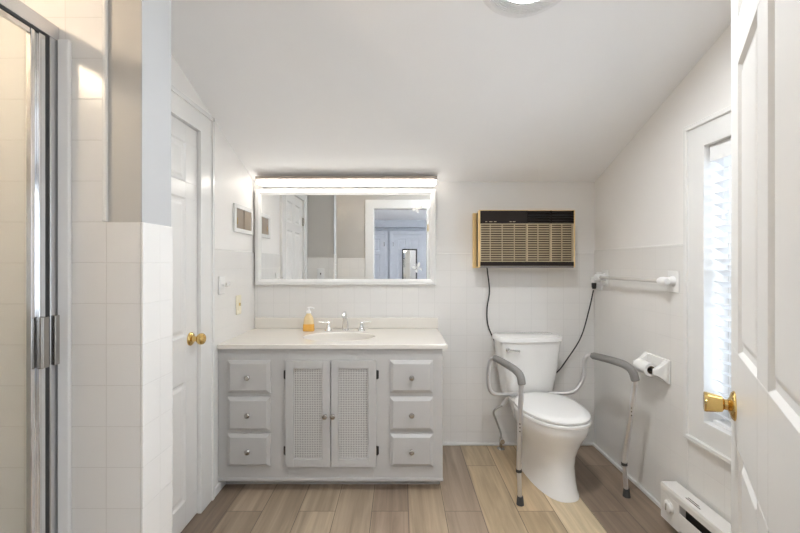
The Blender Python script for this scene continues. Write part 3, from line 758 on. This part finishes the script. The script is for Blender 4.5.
for i in range(n):
    z = zb + 0.001 + (zc - zb - 0.006) * i / (n - 1); bx(bm, AX0 + 0.0035, AX1 - 0.0065, AF - 0.001, 2.585, z, z + 0.0046)
for x, w in ((0.0035, 0.0035), (0.070, 0.001), (0.147, 0.001), (0.226, 0.001), (0.303, 0.0045), (0.378, 0.001), (0.456, 0.0045), (0.532, 0.001), (0.599, 0.0042)):
    bx(bm, AX0 + x, AX0 + x + w, AF - 0.0025 if w > 0.003 else AF + 0.008, 2.5935, zb, zc - 0.001)
obj('intake_grille', bm, M['louver'], ac)
bm = BM(); bx(bm, AX0 + 0.0035, AX1 - 0.0065, AF - 0.001, 2.601, AZ0 + 0.014, zb - 0.0005)
obj('lower_band', bm, M['brown'], ac, bevel=0.001)
bm = BM(); bx(bm, AX0 + 0.003, AX1 - 0.0065, AF + 0.004, 2.601, AZ0, AZ0 + 0.0135)
obj('bottom_lip', bm, M['foam'], ac, bevel=0.001)
# cord: down from the unit, round behind the tank, up to the outlet in the corner
pts = [at(486.5, 263, 2.66), at(487.5, 272, 2.685), at(489.5, 291, 2.705), at(487, 309, 2.708), at(488, 325, 2.708), at(494, 340, 2.709), at(503, 360, 2.709), at(520, 378, 2.709),
       at(540, 380, 2.709), at(556, 373, 2.705), at(568, 358, 2.69), at(581, 337, 2.675), at(589, 310, 2.65), at(593.5, 290, 2.64)]
bm = BM(); tube(bm, spline(pts, 6), 0.0045, 8); obj('power_cord', bm, M['black'], ac, smooth=True)
p = at(594, 285.5, 2.64)
bm = BM(); loft(bm, [sup(0.010, 0.008, -0.022, e=3, n=20), sup(0.014, 0.011, -0.010, e=3, n=20), sup(0.015, 0.012, 0.014, e=3, n=20), sup(0.012, 0.010, 0.018, e=3, n=20)])
bm.transform(Matrix.Translation(p)); obj('plug', bm, M['black'], ac, smooth=True)
t = thing('wall_outlet', 'white outlet with a plug adapter at the corner end of the towel bar', 'outlet', (XR, 2.640, p.z + 0.03))
box('plate', -0.006, -0.0004, -0.036, 0.036, -0.058, 0.058, M['white_pl'], t, bevel=0.002)
box('adapter', -0.052, -0.0062, -0.02, 0.02, -0.0115, 0.026, M['white_pl'], t, bevel=0.003)

# ================================================================== TOILET
TX, TY, TR = 0.803, 2.712, radians(6.5)
tl = thing('toilet', 'white two-piece toilet between the safety rails with lid closed', 'toilet', (TX, TY, 0), TR)
bm = BM()
loft(bm, [egg(0.0005, -0.37, 0.288, 0.25, 0.115, e=2.5), egg(0.012, -0.37, 0.286, 0.25, 0.113, e=2.5), egg(0.022, -0.37, 0.280, 0.245, 0.110, e=2.4), egg(0.08, -0.37, 0.266, 0.24, 0.107, e=2.3),
          egg(0.15, -0.37, 0.254, 0.235, 0.110), egg(0.205, -0.375, 0.250, 0.225, 0.122), egg(0.25, -0.385, 0.254, 0.215, 0.140), egg(0.295, -0.395, 0.266, 0.21, 0.159),
          egg(0.335, -0.405, 0.283, 0.205, 0.174), egg(0.365, -0.41, 0.286, 0.205, 0.178), egg(0.385, -0.41, 0.286, 0.205, 0.178), egg(0.3895, -0.41, 0.281, 0.2, 0.173)])
loft(bm, [sup(0.07, 0.10, 0.05, 0, -0.19, 3), sup(0.075, 0.105, 0.20, 0, -0.19, 3), sup(0.11, 0.11, 0.30, 0, -0.195, 3.5), sup(0.135, 0.11, 0.385, 0, -0.195, 4), sup(0.13, 0.105, 0.395, 0, -0.195, 4)])
obj('bowl', bm, M['porcelain'], tl, smooth=True)
bm = BM()
loft(bm, [sup(0.140, 0.070, 0.3955, 0, -0.130, 5), sup(0.158, 0.074, 0.41, 0, -0.130, 5, bulge=0.006), sup(0.180, 0.088, 0.56, 0, -0.130, 5, bulge=0.012), sup(0.200, 0.094, 0.741, 0, -0.130, 6, bulge=0.016)])
obj('tank', bm, M['porcelain'], tl, smooth=True, bevel=0.004)
bm = BM()
loft(bm, [sup(0.205, 0.097, 0.7415, 0, -0.131, 6, bulge=0.018), sup(0.210, 0.101, 0.745, 0, -0.131, 6, bulge=0.018), sup(0.210, 0.101, 0.764, 0, -0.131, 6, bulge=0.018), sup(0.205, 0.097, 0.773, 0, -0.131, 6, bulge=0.018), sup(0.19, 0.085, 0.776, 0, -0.127, 5, bulge=0.012)])
obj('tank_lid', bm, M['porcelain'], tl, smooth=True)
bm = BM(); lathe(bm, [(0, 0), (0.013, 0), (0.013, 0.006), (0.007, 0.010), (0.007, 0.022), (0, 0.022)], 18, along(Vector((-0.165, -0.226, 0.700)), (0, -1, 0)))
tube(bm, [(-0.165, -0.246, 0.700), (-0.133, -0.254, 0.699), (-0.100, -0.255, 0.695)], [0.006, 0.007, 0.0085], 10)
obj('flush_lever', bm, M['chrome'], tl, smooth=True)
bm = BM(); loft(bm, [egg(0.3905, -0.413, 0.288, 0.185, 0.183), egg(0.393, -0.413, 0.291, 0.188, 0.186), egg(0.405, -0.413, 0.291, 0.188, 0.186), egg(0.409, -0.413, 0.287, 0.185, 0.183)])
obj('seat', bm, M['seat'], tl, smooth=True)
bm = BM(); loft(bm, [egg(0.4125, -0.413, 0.282, 0.19, 0.178), egg(0.415, -0.413, 0.287, 0.192, 0.183), egg(0.424, -0.413, 0.287, 0.192, 0.183), egg(0.432, -0.413, 0.278, 0.188, 0.175), egg(0.438, -0.405, 0.245, 0.17, 0.150), egg(0.442, -0.39, 0.16, 0.13, 0.1), egg(0.443, -0.38, 0.06, 0.06, 0.04)])
obj('lid', bm, M['seat'], tl, smooth=True)
for s in (-1, 1):
    bm = BM(); bx(bm, 0.075 * s - 0.018, 0.075 * s + 0.018, -0.2375, -0.2225, 0.3965, 0.428); obj('hinge', bm, M['seat'], tl, bevel=0.004)
    bm = BM(); lathe(bm, [(0, 0), (0.014, 0), (0.013, 0.012), (0.007, 0.019), (0, 0.02)], 16, Matrix.Translation((0.118 * s, -0.30, 0.0165))); obj('bolt_cap', bm, M['seat'], tl, smooth=True)

ws = thing('water_supply', 'braided supply hose and valve rising from the floor beside the toilet', 'supply hose', (0, 0, 0))
base = Vector((0.672, 2.665, 0))
bm = BM(); lathe(bm, [(0, 0.0005), (0.026, 0.0005), (0.022, 0.006), (0.010, 0.010), (0.009, 0.05), (0, 0.05)], 20, Matrix.Translation(base))
obj('floor_flange', bm, M['nickel'], ws, smooth=True)
bm = BM(); lathe(bm, [(0, 0), (0.012, 0), (0.012, 0.028), (0, 0.028)], 16, Matrix.Translation(base + Vector((0, 0, 0.0503))))
tube(bm, [base + Vector((0, 0, 0.065)), base + Vector((0, -0.035, 0.065))], 0.008); lathe(bm, [(0, 0), (0.016, 0), (0.016, 0.01), (0, 0.01)], 12, along(base + Vector((0, -0.035, 0.065)), (0, -1, 0)))
obj('shutoff_valve', bm, M['chrome'], ws, smooth=True)
pts = [base + Vector((0, 0, 0.079)), at(500.5, 432, 2.665), at(496, 420, 2.665), at(493.5, 412, 2.665), at(498, 407.5, 2.663), at(502, 405.5, 2.662)]
bm = BM(); tube(bm, spline(pts, 6), 0.0065, 10); obj('hose', bm, M['braid'], ws, smooth=True)
a_, b_ = at(502.3, 405.4, 2.662), at(508.3, 397.8, 2.66)
bm = BM(); lathe(bm, [(0, 0), (0.012, 0), (0.013, 0.006), (0.013, (b_ - a_).length - 0.004), (0.010, (b_ - a_).length), (0, (b_ - a_).length)], 16, along(a_, b_ - a_)); obj('coupling', bm, M['white_pl'], ws, smooth=True)

# ================================================================== SAFETY RAILS
sr = thing('toilet_safety_rails', 'aluminium toilet safety rails with grey foam armrests around the toilet', 'safety rails')
def rail(arm, rear, leg, foot, collar, label):
    """arm: armrest points rear->front end; rear: tube from armrest rear to the hinge; leg: from armrest front end to the foot"""
    A = spline(arm, 8); n = len(A)
    bm = BM(); tube(bm, A, [0.0205 if 0 < i < n - 1 else 0.0175 for i in range(n)], 16); ar = obj('armrest', bm, M['foam'], sr, smooth=True)
    bm = BM(); tube(bm, spline(rear, 6), 0.0122, 14); fr = obj('rear_tube', bm, M['alu'], sr, smooth=True)
    bm = BM(); tube(bm, spline(leg, 4), 0.0128, 16); lg = obj('leg', bm, M['alu'], sr, smooth=True)
    d = (foot - collar).normalized()
    bm = BM(); lathe(bm, [(0, 0), (0.0152, 0), (0.0152, 0.014), (0, 0.014)], 18, along(collar, d)); obj('collar', bm, M['rubber'], lg, smooth=True)
    bm = BM(); tube(bm, [collar + d * 0.015, foot - d * 0.03], 0.0108, 14); obj('leg_extension', bm, M['alu'], lg, smooth=True)
    bm = BM(); lathe(bm, [(0, 0), (0.019, 0), (0.0185, 0.004), (0.0155, 0.03), (0.0145, 0.042), (0, 0.042)], 20, Matrix.Translation((foot.x, foot.y, 0.0005))); obj('rubber_foot', bm, M['rubber'], lg, smooth=True)
    return lg
# left
lfoot = Vector((0.6145, 2.045, 0)); lcol = at(518.8, 469, 2.045)
lg = rail([at(495, 358.0, 2.41), at(501, 361.2, 2.33), at(508, 365.2, 2.22), at(515, 369.8, 2.115), at(520.2, 375.8, 2.06), at(522.0, 385, 2.047)],
     [at(495.6, 358.0, 2.405), at(491.5, 359.5, 2.425), at(489.2, 366, 2.43), at(488.3, 378, 2.43), at(489.3, 388, 2.43), at(493.5, 393.5, 2.43), at(502, 394.5, 2.44), at(517.6, 394, 2.470)],
     [at(521.8, 382, 2.048), at(521.0, 398, 2.045), at(519.8, 430, 2.045), lcol], lfoot, lcol, 'left')
rfoot = Vector((1.198, 2.115, 0)); rcol = at(624.2, 462.5, 2.115)
rg = rail([at(592.5, 355.6, 2.41), at(602, 357.8, 2.31), at(615, 361.3, 2.17), at(626, 365.5, 2.07), at(632.5, 371.5, 2.03), at(635.6, 381, 2.02)],
     [at(593, 355.4, 2.405), at(588, 355.6, 2.42), at(585, 360, 2.43), at(584, 372, 2.43), at(581, 383, 2.43), at(575, 390.5, 2.43), at(566, 393, 2.45), at(549.4, 393.4, 2.492)],
     [at(635.4, 378, 2.022), at(634.0, 390, 2.035), at(630, 420, 2.07), at(625.5, 448, 2.113), rcol], rfoot, rcol, 'right')
for lg_, p in ((lg, at(519.9, 424, 2.033)), (rg, at(631.5, 408, 2.045))):
    bm = BM()
    for dz in (0, -0.019, -0.038):
        lathe(bm, [(0, 0), (0.0035, 0), (0.003, 0.0022), (0, 0.003)], 10, along(p + Vector((0, 0, dz)), (0, -1, 0)))
    obj('adjusting_buttons', bm, M['rubber'], lg_, smooth=True)
for px, Yb in ((488.6, 2.421), (584.0, 2.421)):
    bm = BM(); lathe(bm, [(0, 0), (0.0035, 0), (0.003, 0.0025), (0, 0.003)], 10, along(at(px, 375, Yb), (0, -1, 0))); obj('push_button', bm, M['rubber'], sr, smooth=True)
# ================================================================== RIGHT WALL FITTINGS
tb = thing('towel_bar', 'white ceramic towel bar with grey rail on the right wall', 'towel bar', (XR, 0, 1.146))
bm = BM(); tube(bm, [(-0.050, 1.955, 0), (-0.050, 2.545, 0)], 0.0095, 14); obj('bar', bm, pm('clear grey bar', (0.60, 0.575, 0.54), 0.2), tb, smooth=True)
for yc in (1.925, 2.565):
    box('wall_plate', -0.006, -0.0004, yc - 0.04, yc + 0.04, -0.055, 0.050, M['porcelain'], tb, bevel=0.003)
    bm = BM()
    lathe(bm, [(0, 0), (0.026, 0), (0.020, 0.012), (0.019, 0.030), (0.0, 0.032)], 20, along(Vector((-0.0062, yc, 0)), (-1, 0, 0)))
    s = 1 if yc < 2.2 else -1
    lathe(bm, [(0, -0.026), (0.014, -0.026), (0.020, -0.018), (0.0215, 0.0), (0.020, 0.018), (0.014, 0.034), (0, 0.034)], 20, along(Vector((-0.050, yc, 0)), (0, s, 0)))
    obj('bracket', bm, M['white_pl'], tb, smooth=True)

th = thing('toilet_paper_holder', 'white ceramic paper holder on the right wall beside the safety rail', 'paper holder', (XR, 2.04, 0.70))
box('back_plate', -0.012, -0.0004, -0.095, 0.105, -0.058, 0.060, M['porcelain'], th, bevel=0.004)
for yc, s in ((-0.078, 1), (0.088, -1)):
    bm = BM()
    rings = []
    for k, (x, w, h) in enumerate(((-0.0122, 0.017, 0.056), (-0.035, 0.014, 0.036), (-0.060, 0.011, 0.020), (-0.078, 0.0085, 0.014))):
        rings.append([Vector((x, yc + a * w, 0 + b * h)) for a, b in ((-1, -1), (1, -1), (1, 1), (-1, 1))])
    loft(bm, rings); obj('post', bm, M['porcelain'], th, bevel=0.004)
bm = BM(); tube(bm, [(-0.066, -0.066, 0), (-0.066, 0.076, 0)], 0.008, 14); obj('spindle', bm, M['black'], th, smooth=True)
tr = thing('toilet_paper', 'nearly used white toilet paper roll on the ceramic holder', 'toilet paper', (XR - 0.066, 2.046, 0.70))
bm = BM(); n = 32
def ringy(r, y): return [Vector((r * cos(2 * pi * i / n), y, r * sin(2 * pi * i / n))) for i in range(n)]
loft(bm, [ringy(0.020, -0.05), ringy(0.033, -0.05), ringy(0.033, 0.05), ringy(0.020, 0.05), ringy(0.020, -0.05)], False, False)
obj('roll', bm, M['paper'], tr, smooth=True)
bm = BM(); loft(bm, [ringy(0.0195, -0.0505), ringy(0.0195, 0.0505), ringy(0.0182, 0.0505), ringy(0.0182, -0.0505), ringy(0.0195, -0.0505)], False, False)
obj('core', bm, pm('card core', (0.30, 0.24, 0.18), 0.9), tr, smooth=True)

# baseboard heater
hx, hy1, hy0, hz0, hz1 = 1.231, 1.89, 0.95, 0.040, 0.203
bh = thing('baseboard_heater', 'white electric baseboard heater low on the right wall', 'heater')
HXB = XR - 0.0145
bm = BM()
pr = [(HXB, hz1), (hx + 0.004, hz1), (hx, hz1 - 0.012), (hx, 0.166), (hx + 0.004, 0.166), (hx + 0.004, hz1 - 0.012), (HXB, hz1 - 0.006)]
loft(bm, [[Vector((x, y, z)) for x, z in pr] for y in (hy0, hy1)])
bx(bm, hx, hx + 0.004, hy0, hy1 - 0.125, hz0 + 0.012, 0.128); bx(bm, HXB - 0.003, HXB, hy0, hy1, hz0, hz1 - 0.006)
bx(bm, hx + 0.02, hx + 0.024, hy0, hy1 - 0.125, hz0, hz0 + 0.03)
obj('cover', bm, M['heater'], bh, bevel=0.001)
bm = BM(); bx(bm, hx + 0.0005, HXB - 0.0035, hy1 - 0.124, hy1, hz0, 0.1655); bx(bm, hx + 0.0045, HXB - 0.0035, hy1 - 0.124, hy1, 0.1655, hz1 - 0.0065)
ep = obj('end_box', bm, M['heater'], bh, bevel=0.002)
bm = BM(); bx(bm, hx + 0.03, HXB - 0.0035, hy0, hy1 - 0.125, hz0 + 0.03, 0.17)
obj('heating_element', bm, M['heat_in'], bh)
bm = BM(); lathe(bm, [(0, 0), (0.031, 0), (0.031, 0.003), (0.026, 0.005), (0.024, 0.011), (0.021, 0.013), (0, 0.013)], 28, along(Vector((hx, hy1 - 0.060, 0.118)), (-1, 0, 0)))
k = obj('knob', bm, M['heater'], bh, smooth=True)
bm = BM(); bx(bm, hx - 0.0165, hx - 0.0132, hy1 - 0.062, hy1 - 0.058, 0.103, 0.133); obj('pointer', bm, M['nickel'], k)
bm = BM(); bx(bm, hx + 0.020, hx + 0.026, hy1 - 0.22, hy1 - 0.135, hz1 + 0.0002, hz1 + 0.0006); bx(bm, hx + 0.030, hx + 0.036, hy1 - 0.20, hy1 - 0.135, hz1 + 0.0002, hz1 + 0.0006)
obj('caution_label', bm, M['nickel'], bh)

# ================================================================== WINDOW BLIND
wb = thing('venetian_blind', 'white slatted blind hanging in the right wall window', 'blind', (XR + 0.04, 0, 0))
ya, yb = W1A + 0.012, W1B - 0.018
box('valance', -0.032, -0.020, ya - 0.006, yb + 0.010, 1.665, 1.735, M['white_pl'], wb, bevel=0.003)
box('headrail', -0.019, 0.030, ya, yb, 1.69, 1.732, M['white_pl'], wb)
ns = 24; zt, zb_ = 1.655, 0.585
tilt = radians(30)
src = None
for i in range(ns):
    z = zt + (zb_ - zt) * i / (ns - 1)
    if src is None:
        bm = BM(); rings = []
        for y in (ya, yb):
            top = [Vector((x, y, 0.003 * (1 - (x / 0.025) ** 2) + 0.0013)) for x in (-0.025, -0.0125, 0, 0.0125, 0.025)]
            bot = [Vector((x, y, 0.003 * (1 - (x / 0.025) ** 2) - 0.0013)) for x in (0.025, 0.0125, 0, -0.0125, -0.025)]
            rings.append(top + bot)
        loft(bm, rings); src = obj('slat', bm, M['slat'], wb); o = src
    else:
        o = src.copy(); COL.objects.link(o); o.parent = wb
    o.location = (0, 0, z); o.rotation_euler = (0, tilt, 0)
box('bottom_rail', -0.024, 0.024, ya, yb, 0.551, 0.566, M['white_pl'], wb, bevel=0.003)
for y in (yb - 0.09, ya + 0.09):
    bm = BM()
    for x in (-0.027, 0.027): tube(bm, [(x, y, 0.56), (x, y, 1.692)], 0.0008, 6)
    obj('ladder_cord', bm, M['white_pl'], wb)
bm = BM(); tube(bm, [(-0.036, yb - 0.07, 1.68), (-0.036, yb - 0.07, 1.44)], 0.001, 6)
lathe(bm, [(0, -0.028), (0.007, -0.028), (0.005, -0.01), (0.003, 0), (0, 0)], 12, Matrix.Translation((-0.036, yb - 0.07, 1.44)))
obj('pull_cord', bm, M['white_pl'], wb, smooth=True)

# ================================================================== EXHAUST FAN LIGHT
slope = math.atan(0.36)
fcen = Vector((0.46, 1.40, ceil_h(1.40)))
fn = thing('exhaust_fan_light', 'round white exhaust fan and lamp on the sloping ceiling', 'ceiling fan light', fcen)
fn.rotation_euler = (-slope, 0, 0)
bm = BM(); lathe(bm, [(0.16, -0.0005), (0.190, -0.0005), (0.188, -0.010), (0.176, -0.020), (0.166, -0.022), (0.160, -0.016), (0.16, -0.0005)], 64)
obj('outer_ring', bm, M['white_pl'], fn, smooth=True)
bm = BM()
for r in (0.162, 0.155, 0.148, 0.141, 0.134, 0.127, 0.120):
    lathe(bm, [(r - 0.0017, -0.014), (r + 0.0017, -0.014), (r + 0.0017, -0.022), (r - 0.0017, -0.022), (r - 0.0017, -0.014)], 64)
for k in range(6):
    a = pi / 6 + k * pi / 3
    bx(bm, 0.113, 0.163, -0.003, 0.003, -0.021, -0.012, Matrix.Rotation(a, 4, 'Z'))
obj('grille', bm, M['white_pl'], fn)
bm = BM(); lathe(bm, [(0, -0.0006), (0.158, -0.0006), (0.158, -0.004), (0, -0.004)], 48); obj('back_plate', bm, M['dark_in'], fn)
bm = BM(); lathe(bm, [(0, -0.0045), (0.108, -0.0045), (0.109, -0.012), (0.098, -0.018), (0.07, -0.022), (0, -0.024)], 48); obj('lens', bm, M['lens'], fn, smooth=True)
